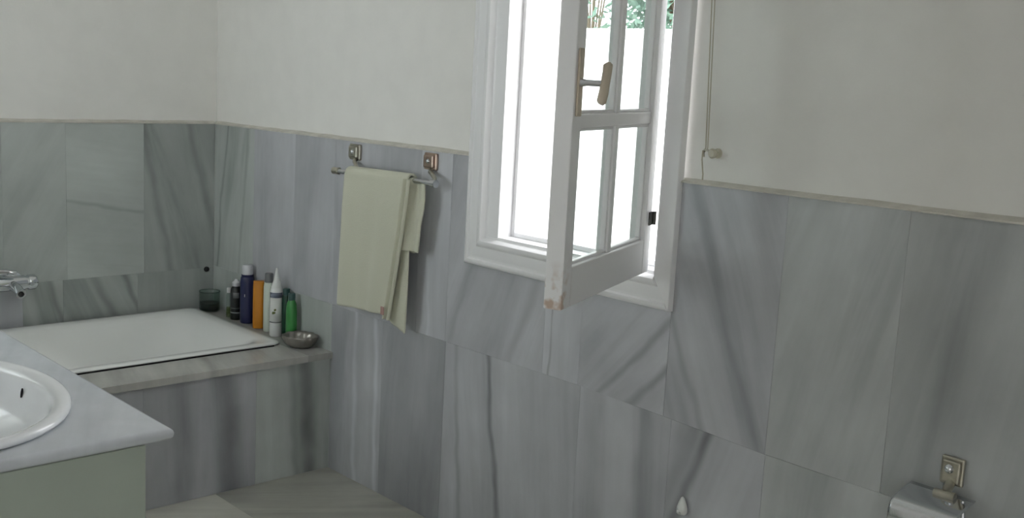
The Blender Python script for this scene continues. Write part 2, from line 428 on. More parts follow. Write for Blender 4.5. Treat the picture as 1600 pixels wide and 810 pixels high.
# ---- cream mortar capping the marble
def cap(name, pts, label, d):
    bm = bmesh.new(); n = len(pts); secs = []
    for i, (p, z) in enumerate(pts):
        w = random.uniform(-.0012, .0012); h = random.uniform(.007, .010)
        prof = [(.021, .0008), (-.006 + w, .0008), (-.0065 + w, h * .6), (.002 + w, h), (.021, h + .006)]
        secs.append([bm.verts.new(d(p, q, z + r)) for q, r in prof])
    for a, b in zip(secs, secs[1:]):
        for k in range(4): bm.faces.new((a[k], a[k + 1], b[k + 1], b[k]))
    bm.faces.new(secs[0]); bm.faces.new(secs[-1][::-1])
    return struct(bm_obj(name, bm, 'mortar'), label)
nW = 26
cap('trim_1', [(x, ztop(x)) for x in [XE + (CX0 - XE) * i / nW for i in range(nW + 1)]], 'cream mortar strip above the marble, from the corner to the window', lambda p, q, z: (p, YW + q, z))
cap('trim_2', [(x, ztop(x)) for x in [CX1 + (XR - CX1) * i / nW for i in range(nW + 1)]], 'cream mortar strip above the marble to the right of the window', lambda p, q, z: (p, YW + q, z))
cap('trim_3', [(y, ZE) for y in [YB + (YW - YB) * i / nW for i in range(nW + 1)]], 'cream mortar strip above the marble behind the bathtub', lambda p, q, z: (XE - q, p, z))
# ---- floor tiles
xs = [XE - .02, -4.10, -3.68, -3.02, -2.42, -1.82, -1.22, -.62, -.02, .58, XR]
ys = [YR, -.81, -.31, .19, .69, 1.19, 1.49, 1.99, YW + PL]
for i, (a, b) in enumerate(zip(xs, xs[1:])):
    for j, (c, d) in enumerate(zip(ys, ys[1:])):
        k = dict(ang=random.uniform(-50, 50), con=.5, tone=1.0)
        if (i, j) == (2, 7): k = dict(ang=35, con=.8, tone=.84)
        if (i, j) == (2, 6): k = dict(ang=35, con=.3, tone=1.12)
        slab(rect(a, b, c, d), 'Z', 0.0, floor, m='marble_floor', name='floor_tile', seed=i * 1.7 + j * .4, **k)

# ================================================================== the open window
win = struct(empty('window_1', ((OX0 + OX1) / 2, YW, OZ0)), 'white painted casement window, its sash swung open into the room')
def wpart(name, bm, m='paint', **k):
    o = bm_obj(name, bm, m, None, **k); o.parent = win
    o.matrix_parent_inverse = Matrix.Translation(-Vector(win.location)); return o
# moulded casing, mitred: profile (distance from the outer edge, height above the marble)
prof = [(0, -.004), (0, .016), (.003, .020), (.010, .024), (.018, .024), (.023, .019), (.028, .019), (.033, .0215), (.066, .0215),
        (.070, .027), (.078, .031), (.088, .030), (.094, .022), (.098, .010), (.104, .008), (.104, -.004)]
ox0, ox1, oz0, oz1 = -2.863, -1.957, 0.996, 2.43
prof_plain = [(0, -.004), (0, .016), (.003, .0205), (.006, .0215), (.092, .0215), (.098, .018), (.104, .008), (.104, -.004)]
def casing(side):
    bm = bmesh.new(); A = []; B = []; P_ = prof_plain if side == 'r' else prof
    for d, h in P_:
        y = YW - h
        c = {'l': ((ox0 + d, oz0 + d), (ox0 + d, oz1 - d)), 'r': ((ox1 - d * .66, oz0 + d), (ox1 - d * .66, oz1 - d)),
             'b': ((ox0 + d, oz0 + d), (ox1 - d * .66, oz0 + d)), 't': ((ox0 + d, oz1 - d), (ox1 - d * .66, oz1 - d))}[side]
        A.append(bm.verts.new((c[0][0], y, c[0][1]))); B.append(bm.verts.new((c[1][0], y, c[1][1])))
    for k in range(len(P_)):
        q = (k + 1) % len(P_); bm.faces.new((A[k], A[q], B[q], B[k]))
    bm.faces.new(A); bm.faces.new(B[::-1])
    wpart('casing', bm, auto=35)
for s in 'lrbt': casing(s)
# fixed frame: rebated box section
FY0, FY1 = YW - .008, YW + .075
def fbox(name, x0, x1, z0, z1, y0=FY0, y1=FY1):
    bm = bmesh.new(); box(bm, x0, x1, y0, y1, z0, z1, .002); wpart(name, bm)
fx0, fx1, fz0, fz1 = ox0 + .1, ox1 - .055, oz0 + .1, oz1 - .1
fbox('frame_jamb', fx0, OX0, fz0, fz1); fbox('frame_jamb', OX1, fx1, fz0, fz1)
fbox('frame_sill', OX0, OX1, fz0, OZ0 + .004); fbox('frame_head', OX0, OX1, OZ1, fz1)
# rebate stops at the outer side of the frame
fbox('frame_stop', OX0, OX0 + .016, OZ0, OZ1, YW + .052, FY1); fbox('frame_stop', OX1 - .016, OX1, OZ0, OZ1, YW + .052, FY1)
fbox('frame_stop', OX0 + .016, OX1 - .016, OZ0 + .004, OZ0 + .020, YW + .052, FY1)
bm = bmesh.new(); box(bm, wx0 - .01, wx1 + .01, YW + .075, YW + WO + .05, OZ0 - .06, OZ0 - .012, .004); wpart('outer_sill', bm)

# sash: local x runs from hinge to free edge, y towards the room face, z up
SW, SH, ST = 0.672, OZ1 - OZ0 - .008, 0.046
hinge = Vector((-2.038, 2.474, OZ0 + .002))
ang = math.radians(22.5)
ux = Vector((math.sin(ang), -math.cos(ang), 0)); nx = Vector((math.cos(ang), math.sin(ang), 0))
RZ = math.atan2(ux.y, ux.x)                      # rotation of the sash about z; its local +y is nx: the room face is at y = 0
st, br, mt = .057, .098, .034
bm = bmesh.new()
box(bm, 0, st, -ST, 0, 0, SH, .003); box(bm, SW - st, SW, -ST, 0, 0, SH, .003)
box(bm, st - .001, SW - st + .001, -ST + .001, -.001, 0, br, .003)
box(bm, st - .001, SW - st + .001, -ST + .001, -.001, SH - .06, SH, .003)
sash = bm_obj('window_sash', bm, 'sash'); sash.parent = win
sash.location = hinge - Vector(win.location); sash.rotation_euler = (0, 0, RZ)
sash['label'] = 'white six-pane casement sash swung inwards, paint worn at the bottom corner'
def spart(name, bm, m='paint', **k): return bm_obj(name, bm, m, sash, **k)
pane_h = .329
z = br; rows = []
for r in range(3):
    top = z + pane_h if r < 2 else SH - .06
    rows.append((z, top)); z = top + mt
xm = SW / 2
for r in (0, 1):
    bm = bmesh.new(); box(bm, st, SW - st, -.040, -.006, rows[r][1], rows[r][1] + mt, .004); spart('crossbar', bm)
for r in range(3):
    bm = bmesh.new(); box(bm, xm - .015, xm + .015, -.040, -.006, rows[r][0] - .001, rows[r][1] + .001, .004); spart('muntin', bm)
    for x0, x1 in ((st, xm - .015), (xm + .015, SW - st)):
        bm = bmesh.new(); box(bm, x0 - .003, x1 + .003, -.030, -.026, rows[r][0] - .003, rows[r][1] + .003); spart('glass_pane', bm, 'pane')
        # glazing bead round the pane, room side
        bm = bmesh.new(); q = .008; a, b = rows[r]
        box(bm, x0, x1, -.026, -.012, a, a + q, .002, 1); box(bm, x0, x1, -.026, -.012, b - q, b, .002, 1)
        box(bm, x0, x0 + q, -.026, -.012, a + q, b - q, .002, 1); box(bm, x1 - q, x1, -.026, -.012, a + q, b - q, .002, 1)
        spart('glazing_bead', bm)
# handle
hz = 1.634 - OZ0; hx = SW - .026
bm = bmesh.new(); box(bm, hx - .015, hx + .015, 0, .006, hz - .078, hz + .078, .003); spart('handle_plate', bm, 'bronze')
bm = bmesh.new()
tube(bm, [(hx, .004, hz), (hx, .02, hz), (hx, .06, hz)], [.011, .0075, .0075], 12)
spart('handle_spindle', bm, 'chrome', auto=40)
bm = bmesh.new()
tube(bm, [(hx + .014, .060, hz - .046), (hx + .012, .062, hz - .041), (hx + .006, .064, hz - .02), (hx, .064, hz), (hx - .008, .064, hz + .025), (hx - .016, .062, hz + .042), (hx - .017, .060, hz + .046)],
     [.007, .0115, .0115, .011, .011, .0115, .008], 10)
spart('handle_lever', bm, 'bronze', auto=40)
for hzz in (.157, 1.02):
    bm = bmesh.new(); tube(bm, [(-.004, .006, hzz - .019), (-.004, .006, hzz + .019)], .006, 10)
    box(bm, -.004, .03, 0, .003, hzz - .019, hzz + .019); spart('hinge', bm, 'dark_metal', auto=40)

# second window above the vanity (out of the picture, lights the room from the left)
win2 = struct(empty('window_2', ((BX0 + BX1) / 2, YB, BZ0)), 'white framed window in the wall above the vanity')
def w2(name, x0, x1, y0, y1, z0, z1, m='paint', bev=.003):
    bm = bmesh.new(); box(bm, x0, x1, y0, y1, z0, z1, bev); o = bm_obj(name, bm, m); o.parent = win2
    o.matrix_parent_inverse = Matrix.Translation(-Vector(win2.location))
w2('frame_jamb', BX0, BX0 + .05, YB - .08, YB - .02, BZ0, BZ1); w2('frame_jamb', BX1 - .05, BX1, YB - .08, YB - .02, BZ0, BZ1)
w2('frame_sill', BX0 + .05, BX1 - .05, YB - .08, YB - .02, BZ0, BZ0 + .05); w2('frame_head', BX0 + .05, BX1 - .05, YB - .08, YB - .02, BZ1 - .05, BZ1)
w2('mullion', (BX0 + BX1) / 2 - .025, (BX0 + BX1) / 2 + .025, YB - .08, YB - .02, BZ0 + .05, BZ1 - .05)
w2('glass_pane', BX0 + .05, (BX0 + BX1) / 2 - .025, YB - .052, YB - .048, BZ0 + .05, BZ1 - .05, 'pane', 0)
w2('glass_pane', (BX0 + BX1) / 2 + .025, BX1 - .05, YB - .052, YB - .048, BZ0 + .05, BZ1 - .05, 'pane', 0)

# ================================================================== bathtub surround
TZ = .495
XA = -3.68                                         # face of the apron
sur = empty('bathtub_surround', (XA, 1.6, 0)); tag(sur, 'grey veined marble apron and ledge built in around the bathtub', 'bath surround')
ya = [YB, .70, 1.20, 1.700, 2.160, YW - .001]
parA = {4: dict(m='marble_green', ang=-4, tone=1.12, con=.55, veins=((2.395, .25, .06, .55), (2.34, .25, .03, .3))),
        3: dict(ang=-4, tone=.90, con=.6, veins=((2.05, .25, .08, .42), (1.86, .2, .06, .22))), 2: dict(ang=0, tone=.95, con=.4)}
for i, (a, b) in enumerate(zip(ya, ya[1:])):
    k = dict(ang=0, con=.5, seed=i * .9 + .3); k.update(parA.get(i, {}))
    slab(rect(a, b, .0005, TZ - .028), 'X', XA, sur, name='apron_slab', thick=.02, **k)
def ledge(poly, **k):
    o = slab(poly, 'Z', TZ, sur, m='marble_ledge', name='ledge_slab', thick=.027, **k); return o
TX0, TX1, TY1 = -4.632, -3.866, 2.386              # outline of the tub rim
ledge(rect(TX1 - .03, XA + .014, YB, 1.35), ang=-70, con=.7, seed=1.1)
ledge(rect(TX1 - .03, XA + .014, 1.35, TY1 - .002), ang=-72, con=.8, seed=2.2, veins=((-3.78, 2.0, .03, .18),))
ledge(rect(XE + .001, XA + .014, TY1 - .002, YW - .001), ang=-70, con=.7, tone=.9, seed=3.7)
bm = bmesh.new(); box(bm, XA - .04, XA - .022, YB + .02, YW - .03, 0.001, TZ - .03); o = bm_obj('core', bm, 'joint', None); o.parent = sur
o.matrix_parent_inverse = Matrix.Translation(-Vector(sur.location))
for c in sur.children:
    if c.name.split('.')[0] in ('apron_slab', 'ledge_slab'): c.matrix_parent_inverse = Matrix.Translation(-Vector(sur.location))

# bathtub: lofted rounded rectangles
tub = empty('bathtub', ((TX0 + TX1) / 2, 1.52, 0.08)); tag(tub, 'white enamelled built-in bathtub set in the marble ledge', 'bathtub')
TY0 = YB + .36
def rrect(bm, x0, x1, y0, y1, r, z, n=8):
    pts = []
    for cx, cy, a0 in ((x1 - r, y1 - r, 0), (x0 + r, y1 - r, 90), (x0 + r, y0 + r, 180), (x1 - r, y0 + r, 270)):
        for k in range(n + 1):
            a = math.radians(a0 + 90 * k / n); pts.append(bm.verts.new((cx + r * math.cos(a), cy + r * math.sin(a), z)))
    return pts
def loft(bm, loops, close=True):
    for a, b in zip(loops, loops[1:]):
        n = len(a)
        for i in range(n): bm.faces.new((a[i], a[(i + 1) % n], b[(i + 1) % n], b[i]))
    if close: bm.faces.new(loops[-1])
bm = bmesh.new(); lp = []
for ins, r, z in ((.012, .03, TZ + .003), (.0, .035, TZ + .005), (-.001, .036, TZ + .009), (.004, .035, TZ + .013), (.022, .04, TZ + .0135), (.045, .06, TZ + .012), (.062, .08, TZ + .006),
                  (.080, .10, TZ - .015), (.11, .13, TZ - .07), (.15, .15, TZ - .17), (.19, .16, TZ - .29), (.23, .14, TZ - .36), (.27, .10, TZ - .385)):
    lp.append(rrect(bm, TX0 + ins, TX1 - ins, TY0 + ins, TY1 - ins, r, z))
loft(bm, lp)
o = bm_obj('tub_shell', bm, 'enamel', smooth=True); o.parent = tub; o.matrix_parent_inverse = Matrix.Translation(-Vector(tub.location))
bm = bmesh.new(); lathe(bm, [(0, .004), (.02, .004), (.028, .002), (.03, 0)], 20, Matrix.Translation((-4.25, 2.0, TZ - .385)))
o = bm_obj('drain', bm, 'chrome', smooth=True); o.parent = tub; o.matrix_parent_inverse = Matrix.Translation(-Vector(tub.location))
# black strip standing in for the shade in the gap under the tub rim
bm = bmesh.new(); box(bm, TX1 - .02, TX1 + .0035, TY0 + .05, TY1 - .04, TZ - .001, TZ + .0045)
o = bm_obj('rim_gap_shade', bm, 'hole'); o.parent = tub; o.matrix_parent_inverse = Matrix.Translation(-Vector(tub.location))

# bath mixer on the end wall
mx = empty('bath_mixer', (XE, 1.495, .70)); mx.scale = (1.25, 1.25, 1.3); tag(mx, 'chrome bath mixer tap on the marble wall over the bathtub', 'tap')
def mpart(name, bm, m='chrome', **k):
    return bm_obj(name, bm, m, mx, **k)
for y in (-.075, .075):
    bm = bmesh.new(); lathe(bm, [(0, 0), (.032, 0), (.032, .006), (.02, .014), (.014, .016), (.014, .05), (0, .05)], 24, Matrix.Translation((0, y, 0)) @ Matrix.Rotation(math.pi / 2, 4, 'Y'))
    mpart('wall_flange', bm, auto=40)
bm = bmesh.new(); lathe(bm, [(0, -.12), (.014, -.12), (.022, -.112), (.024, -.10), (.024, .095), (.021, .10), (.021, .104), (.0245, .108), (.0245, .128), (.018, .136), (0, .137)], 24,
                        Matrix.Translation((.055, 0, 0)) @ Matrix.Rotation(-math.pi / 2, 4, 'X'))
mpart('body', bm, auto=40)
bm = bmesh.new(); tube(bm, [(.06, .055, -.004), (.085, .056, -.006), (.115, .057, -.012), (.135, .058, -.020)], [.017, .0165, .016, .0155], 16); mpart('spout', bm, auto=40)
bm = bmesh.new(); lathe(bm, [(0, 0), (.009, 0), (.009, .003), (0, .003)], 16, Matrix.Translation((.1345, .058, -.0198)) @ Matrix.Rotation(math.radians(110), 4, 'Y')); mpart('spout_opening', bm, 'hole')
bm = bmesh.new(); tube(bm, [(.055, -.03, .018), (.055, -.03, .036)], [.016, .013], 16); mpart('cartridge', bm, auto=40)
bm = bmesh.new(); tube(bm, [(.055, -.045, .038), (.06, -.01, .041), (.068, .035, .040), (.074, .064, .036), (.075, .07, .035)], [.010, .011, .0095, .008, .004], 12); mpart('lever', bm, auto=40)

# ================================================================== vanity
CZ = .87
vx0, vx1, vy0, vy1 = -3.62, -2.118, YB, 1.048      # counter outline
van = empty('vanity_cabinet', (-2.9, .6, 0)); tag(van, 'pale green-white vanity cabinet under the marble counter', 'cabinet')
def vpart(name, bm, m='cabinet', parent=None, **k):
    o = bm_obj(name, bm, m, None, **k); o.parent = parent or van
    o.matrix_parent_inverse = Matrix.Translation(-Vector(van.location)); return o
cx0, cx1, cy1 = vx0 + .02, -2.134, .992
for nm, a in (('side_panel', (cx1 - .02, cx1, YB + .001, cy1, .0005, CZ - .031)), ('side_panel', (cx0, cx0 + .02, YB + .001, cy1, .0005, CZ - .031)),
              ('base_panel', (cx0 + .021, cx1 - .021, YB + .002, cy1 - .02, .10, .118)), ('plinth', (cx0 + .021, cx1 - .021, cy1 - .08, cy1 - .062, .0005, .099)),
              ('back_panel', (cx0 + .021, cx1 - .021, YB + .001, YB + .010, .12, CZ - .19))):
    bm = bmesh.new(); box(bm, *a, .0015, 1); vpart(nm, bm)
nd = 3; dw = (cx1 - cx0 - .044) / nd
for i in range(nd):
    a = cx0 + .022 + i * dw
    bm = bmesh.new(); box(bm, a + .002, a + dw - .002, cy1 - .018, cy1 + .002, .104, CZ - .04, .003); d = vpart('door', bm)
    bm = bmesh.new(); lathe(bm, [(0, 0), (.006, 0), (.006, .012), (.014, .018), (.014, .024), (0, .028)], 16, Matrix.Translation((a + dw - .05, cy1 + .002, .52)) @ Matrix.Rotation(-math.pi / 2, 4, 'X'))
    kb = bm_obj('knob', bm, 'chrome', None, auto=40); kb.parent = d
    kb.matrix_parent_inverse = Matrix.Identity(4)
# counter with an oval cut-out
bcx, bcy, ba, bb = -2.553, .667, .39, .299
bm = bmesh.new()
ea, eb = ba - .032, bb - .032
angs = sorted({2 * math.pi * i / 64 for i in range(64)} | {math.atan2(y - bcy, x - bcx) % (2 * math.pi) for x in (vx0, vx1) for y in (vy0, vy1)})
R_ = .018
def outer(a, ins):
    c, s = math.cos(a), math.sin(a); t = 1e9
    if c > 1e-9: t = min(t, (vx1 - ins - bcx) / c)
    if c < -1e-9: t = min(t, (vx0 + ins - bcx) / c)
    if s > 1e-9: t = min(t, (vy1 - ins - bcy) / s)
    if s < -1e-9: t = min(t, (vy0 - bcy) / s)
    return bcx + c * t, bcy + s * t
def inner(a):
    c, s = math.cos(a), math.sin(a); t = 1 / math.sqrt((c / ea) ** 2 + (s / eb) ** 2); return bcx + c * t, bcy + s * t
loops = []
loops.append([bm.verts.new((*inner(a), CZ - .03)) for a in angs]); loops.append([bm.verts.new((*inner(a), CZ)) for a in angs])
for ins, z in ((.012, CZ), (.006, CZ - .0015), (.002, CZ - .005), (0, CZ - .011), (.002, CZ - .020), (.008, CZ - .026), (.016, CZ - .0295), (.02, CZ - .03)):
    loops.append([bm.verts.new((*outer(a, ins), z)) for a in angs])
loops.append(loops[0])
for a, b in zip(loops, loops[1:]):
    for i in range(len(a)): bm.faces.new((a[i], a[(i + 1) % len(a)], b[(i + 1) % len(a)], b[i]))
uvl = bm.loops.layers.uv.new('veins')
for fc in bm.faces:
    for l in fc.loops: l[uvl].uv = (l.vert.co.x * .5 + l.vert.co.y, l.vert.co.x - l.vert.co.y * .5)
cnt = bm_obj('vanity_counter', bm, 'marble_white', auto=50)
cnt['vein_tone'] = 1.0; cnt['vein_contrast'] = .7; cnt['vein_seed'] = 5.0
tag(cnt, 'white marble vanity counter with rounded edge around the washbasin', 'counter')
# washbasin
bas = empty('washbasin', (bcx, bcy, CZ)); tag(bas, 'white oval ceramic washbasin set into the vanity counter', 'washbasin')
bm = bmesh.new(); N = 64; lp = []
for ins, z in ((.012, .0008), (.002, .004), (0, .010), (.003, .017), (.010, .0205), (.022, .0205), (.034, .016), (.042, .006), (.046, -.008), (.051, -.03), (.062, -.06), (.09, -.10), (.14, -.13), (.21, -.143), (.272, -.146)):
    lp.append([bm.verts.new(((ba - ins) * math.cos(2 * math.pi * i / N), (bb - ins) * math.sin(2 * math.pi * i / N), z)) for i in range(N)])
loft(bm, lp)
bm_obj('bowl', bm, 'ceramic', bas, smooth=True)
bm = bmesh.new(); lathe(bm, [(0, .0), (.0065, 0), (.007, .0015), (.0, .002)], 16, Matrix.Translation((-.063, .2435, -.026)) @ Matrix.Rotation(math.radians(80), 4, 'X'), sx=.85, sy=1.7)
bm_obj('overflow_hole', bm, 'hole', bas)
bm = bmesh.new(); lathe(bm, [(0, .003), (.018, .003), (.024, 0)], 20, Matrix.Translation((0, -.01, -.1435))); bm_obj('drain', bm, 'chrome', bas, smooth=True)

# ================================================================== toiletries on the tub ledge
GRP = 'toiletries on the tub ledge'
def bottle_root(name, x, y, label, cat='bottle'):
    o = empty(name, (x, y, TZ + .001)); tag(o, label, cat, GRP); return o
def lp_(root, name, prof, m, n=20, sx=1, sy=1, rz=0, parent=None, auto=40):
    bm = bmesh.new(); lathe(bm, prof, n, Matrix.Rotation(rz, 4, 'Z'), sx, sy); return bm_obj(name, bm, m, parent or root, auto=auto)
def band(root, name, r, z0, z1, a0, a1, m, sx=1, sy=1, n=10):
    """thin printed label curved round the body; angles in degrees"""
    bm = bmesh.new(); rows = []
    for rr in (r + .0004, r - .0006):
        for z in (z0, z1):
            rows.append([bm.verts.new((rr * sx * math.cos(math.radians(a0 + (a1 - a0) * k / n)), rr * sy * math.sin(math.radians(a0 + (a1 - a0) * k / n)), z)) for k in range(n + 1)])
    order = [rows[0], rows[1], rows[3], rows[2], rows[0]]
    for a, b in zip(order, order[1:]):
        for k in range(n): bm.faces.new((a[k], a[k + 1], b[k + 1], b[k]))
    return bm_obj(name, bm, m, root, smooth=True)
VA = -30.0     # direction (degrees) in which the toiletries face the room
# glass tumbler with dark contents
g = bottle_root('glass_jar', -4.585, 2.440, 'low clear glass jar with dark contents in the tub corner', 'jar')
lp_(g, 'glass', [(0, 0), (.044, 0), (.047, .004), (.047, .088), (.0465, .091), (.044, .088), (.044, .006), (0, .006)], 'clear', 28)
lp_(g, 'contents', [(0, .0065), (.0430, .0065), (.0430, .038), (0, .036)], 'black', 28)
lp_(g, 'rim', [(.0445, .088), (.0475, .087), (.0485, .091), (.046, .094), (.0445, .091), (.0445, .088)], 'clear', 28)
# slim clear vial
v = bottle_root('glass_vial', -4.425, 2.450, 'slim clear vial with yellowish liquid beside the black bottle', 'vial')
lp_(v, 'glass', [(0, 0), (.011, 0), (.012, .004), (.012, .10), (.008, .108), (.008, .116), (0, .116)], 'clear')
lp_(v, 'liquid', [(0, .003), (.0105, .003), (.0105, .045), (0, .045)], 'yellow_clear')
lp_(v, 'cap', [(.0095, .112), (.0095, .132), (.008, .134), (0, .134)], 'white_plastic')
# black bottle
b = bottle_root('black_bottle', -4.370, 2.455, 'black shower gel bottle with a silver-white cap')
lp_(b, 'body', [(0, 0), (.022, 0), (.025, .004), (.025, .125), (.023, .142), (.014, .152), (0, .152)], 'black', 24)
lp_(b, 'cap', [(.016, .151), (.018, .153), (.018, .168), (.010, .174), (.006, .182), (0, .183)], 'silver_plastic')
band(b, 'label_print', .025, .03, .036, VA - 70, VA + 60, 'grey_print'); band(b, 'label_print', .025, .052, .055, VA - 70, VA + 60, 'grey_print')
band(b, 'label_print', .025, .10, .125, VA - 30, VA + 30, 'grey_plastic')
# navy bottle
b = bottle_root('navy_bottle', -4.285, 2.462, 'tall navy blue bottle with a pale cap')
lp_(b, 'body', [(0, 0), (.026, 0), (.030, .004), (.031, .03), (.031, .185), (.029, .205), (.024, .212), (0, .212)], 'navy', 24, sy=.75, rz=math.radians(60))
lp_(b, 'cap', [(.0225, .211), (.0235, .213), (.0235, .256), (.021, .261), (0, .262)], 'silver_plastic', 24, sy=.85, rz=math.radians(60))
lp_(b, 'collar', [(.0255, .207), (.0265, .209), (.0265, .218), (.0, .219)], 'navy', 24, sy=.85, rz=math.radians(60))
band(b, 'label_print', .0240, .12, .132, VA - 38, VA - 24, 'label')
# orange carton-like tube
b = bottle_root('orange_bottle', -4.172, 2.452, 'flat orange sunscreen bottle in the middle of the row')
bm = bmesh.new(); lp = []
for w, d, z in ((.020, .012, 0), (.023, .015, .003), (.0235, .0155, .03), (.0235, .0150, .17), (.0225, .012, .198), (.021, .008, .204)):
    lp.append(rrect(bm, -w, w, -d, d, d * .8, z, 4))
loft(bm, lp); bm.faces.new(lp[0][::-1]); bmesh.ops.rotate(bm, verts=bm.verts, cent=(0, 0, 0), matrix=Matrix.Rotation(math.radians(60), 3, 'Z'))
bm_obj('body', bm, 'orange', b, auto=40)
bm = bmesh.new(); box(bm, -.0225, .0225, -.0085, .0085, .198, .210, .002); bmesh.ops.rotate(bm, verts=bm.verts, cent=(0, 0, 0), matrix=Matrix.Rotation(math.radians(60), 3, 'Z')); bm_obj('crimped_end', bm, 'orange', b)
# pale mint bottle with grey cap
b = bottle_root('mint_bottle', -4.105, 2.462, 'pale mint white bottle with a square grey cap')
lp_(b, 'body', [(0, 0), (.020, 0), (.022, .004), (.022, .195), (.019, .212), (.012, .217), (0, .217)], 'mint', 24)
lp_(b, 'cap', [(.0165, .214), (.0175, .216), (.0175, .250), (.016, .253), (0, .253)], 'grey_plastic', 24)
# white spray bottle with conical nozzle
b = bottle_root('white_bottle', -4.016, 2.446, 'white cone-topped bottle with a fruit emblem on its label')
lp_(b, 'body', [(0, 0), (.024, 0), (.027, .004), (.027, .188), (.0255, .200), (.022, .207), (0, .207)], 'white_plastic', 28)
lp_(b, 'nozzle', [(.0215, .206), (.022, .210), (.019, .226), (.013, .243), (.009, .262), (.006, .282), (.0045, .292), (0, .293)], 'white_plastic', 24)
band(b, 'label', .0272, .065, .168, VA - 58, VA + 52, 'label')
band(b, 'label_print', .0276, .168, .190, VA - 75, VA + 60, 'label_blue'); band(b, 'label_print', .0276, .060, .065, VA - 75, VA + 60, 'grey_print')
bm = bmesh.new()
for k in range(9):
    a = math.radians(VA - 22 + 2.6 * random.uniform(-5, 5)); zz = .108 + random.uniform(-.008, .010)
    lathe(bm, [(0, .0006), (.0045, .0006), (.0045, -.001)], 8, Matrix.Translation((.0276 * math.cos(a), .0276 * math.sin(a), zz)) @ Matrix.Rotation(a, 4, 'Z') @ Matrix.Rotation(math.pi / 2, 4, 'Y'))
bm_obj('label_emblem', bm, 'label_mark', b)
# dark green bottle behind, green bottle
b = bottle_root('dark_green_bottle', -4.010, 2.476 + .001, 'dark green bottle half hidden between the white and bright green bottles')
o_ = lp_(b, 'body', [(0, 0), (.017, 0), (.019, .003), (.019, .165), (.016, .178), (0, .180)], 'dark_green', 24)
lp_(b, 'cap', [(.014, .178), (.0145, .180), (.0145, .206), (0, .208)], 'teal_cap', 24)
b.location.x += .025; b.location.y -= .002
b = bottle_root('green_bottle', -3.922, 2.462, 'bright green shampoo bottle with a dark teal cap by the soap dish')
lp_(b, 'body', [(0, 0), (.021, 0), (.0245, .004), (.026, .03), (.026, .12), (.022, .155), (.015, .172), (0, .174)], 'green', 28, sx=1.0, sy=.85)
lp_(b, 'cap', [(.0145, .170), (.0155, .172), (.0155, .196), (.013, .200), (0, .200)], 'teal_cap', 24)
# shell-shaped soap dish
sd = empty('soap_dish', (-3.800, 2.428, TZ + .001)); tag(sd, 'tarnished silver shell-shaped soap dish on the ledge corner', 'soap dish')
bm = bmesh.new(); N = 48; lp = []
for fr, z, rip in ((.30, 0, 0), (.55, .001, .0), (.80, .014, .015), (.95, .036, .045), (1.0, .046, .06), (.97, .048, .06), (.88, .036, .045), (.7, .014, .02), (.4, .007, 0)):
    ring = []
    for i in range(N):
        a = 2 * math.pi * i / N; k = fr * (1 + rip * math.cos(12 * a))
        ring.append(bm.verts.new((.076 * k * math.cos(a), .052 * k * math.sin(a), z + .008 * fr * max(0, math.sin(a)))))
    lp.append(ring)
loft(bm, lp); bm.faces.new(lp[0][::-1]); bmesh.ops.rotate(bm, verts=bm.verts, cent=(0, 0, 0), matrix=Matrix.Rotation(math.radians(35), 3, 'Z'))
bm_obj('shell', bm, 'soap_metal', sd, smooth=True)
sp = empty('soap_bar', (-3.800, 2.428, TZ + .0095)); tag(sp, 'worn cream soap bar lying in the silver soap dish', 'soap')
bm = bmesh.new(); lp = [rrect(bm, -w, w, -d, d, d * .7, z, 5) for w, d, z in ((.026, .014, 0), (.034, .021, .004), (.036, .023, .010), (.033, .020, .017), (.022, .012, .020))]
loft(bm, lp); bm.faces.new(lp[0][::-1]); bmesh.ops.rotate(bm, verts=bm.verts, cent=(0, 0, 0), matrix=Matrix.Rotation(math.radians(35), 3, 'Z')); bm_obj('bar', bm, 'soap', sp, smooth=True)
# dark plug in the wall corner
bm = bmesh.new(); lathe(bm, [(0, 0), (.012, 0), (.0125, .003), (.011, .008), (.006, .011), (0, .0115)], 20, Matrix.Translation((XE + .0005, 2.462, .676)) @ Matrix.Rotation(math.pi / 2, 4, 'Y'))
tag(bm_obj('wall_plug', bm, 'black', auto=40), 'small dark round plug on the marble near the tub corner', 'wall plug')

# ================================================================== towel rail and towel
BY, BZ = YW - .060, 1.2485
rail = empty('towel_rail', (-3.3, YW, 1.30)); tag(rail, 'chrome towel rail on two square wall plates left of the window', 'towel rail')
def rpart(name, bm, m='chrome', **k):
    o = bm_obj(name, bm, m, None, **k); o.parent = rail; o.matrix_parent_inverse = Matrix.Translation(-Vector(rail.location)); return o
for px, pz, m, ex in ((-3.541, 1.318, 'worn_chrome', -3.458), (-3.078, 1.325, 'copper', -2.992)):
    bm = bmesh.new(); box(bm, px - .035, px + .035, YW - .012, YW - .0005, pz - .031, pz + .029, .004)
    box(bm, px - .027, px + .027, YW - .022, YW - .010, pz - .023, pz + .021, .004); p = rpart('wall_plate', bm, m)
    bm = bmesh.new(); lathe(bm, [(0, .006), (.006, .005), (.009, 0)], 16, Matrix.Translation((px, YW - .0215, pz)) @ Matrix.Rotation(math.pi / 2, 4, 'X'))
    rpart('cover_screw', bm, 'chrome', auto=50)
    bm = bmesh.new(); zb = BZ + (ex + 3.29) * .025
    tube(bm, [(px + .012, YW - .008, pz - .022), (px + .014, YW - .020, pz - .036), (ex - .012, YW - .045, zb + .014), (ex, BY, zb)], [.008, .0085, .0075, .007], 12); rpart('arm', bm, 'worn_chrome', auto=50)
    bm = bmesh.new(); tube(bm, [(ex - .012, BY, zb), (ex + .012, BY, zb)], .0140, 16); rpart('ring', bm, 'chrome', auto=40)
def bz(x): return BZ + (x + 3.29) * .025
bm = bmesh.new(); tube(bm, [(-3.602, BY, bz(-3.602)), (-2.982, BY, bz(-2.982))], .0100, 16); rpart('bar', bm, auto=40)
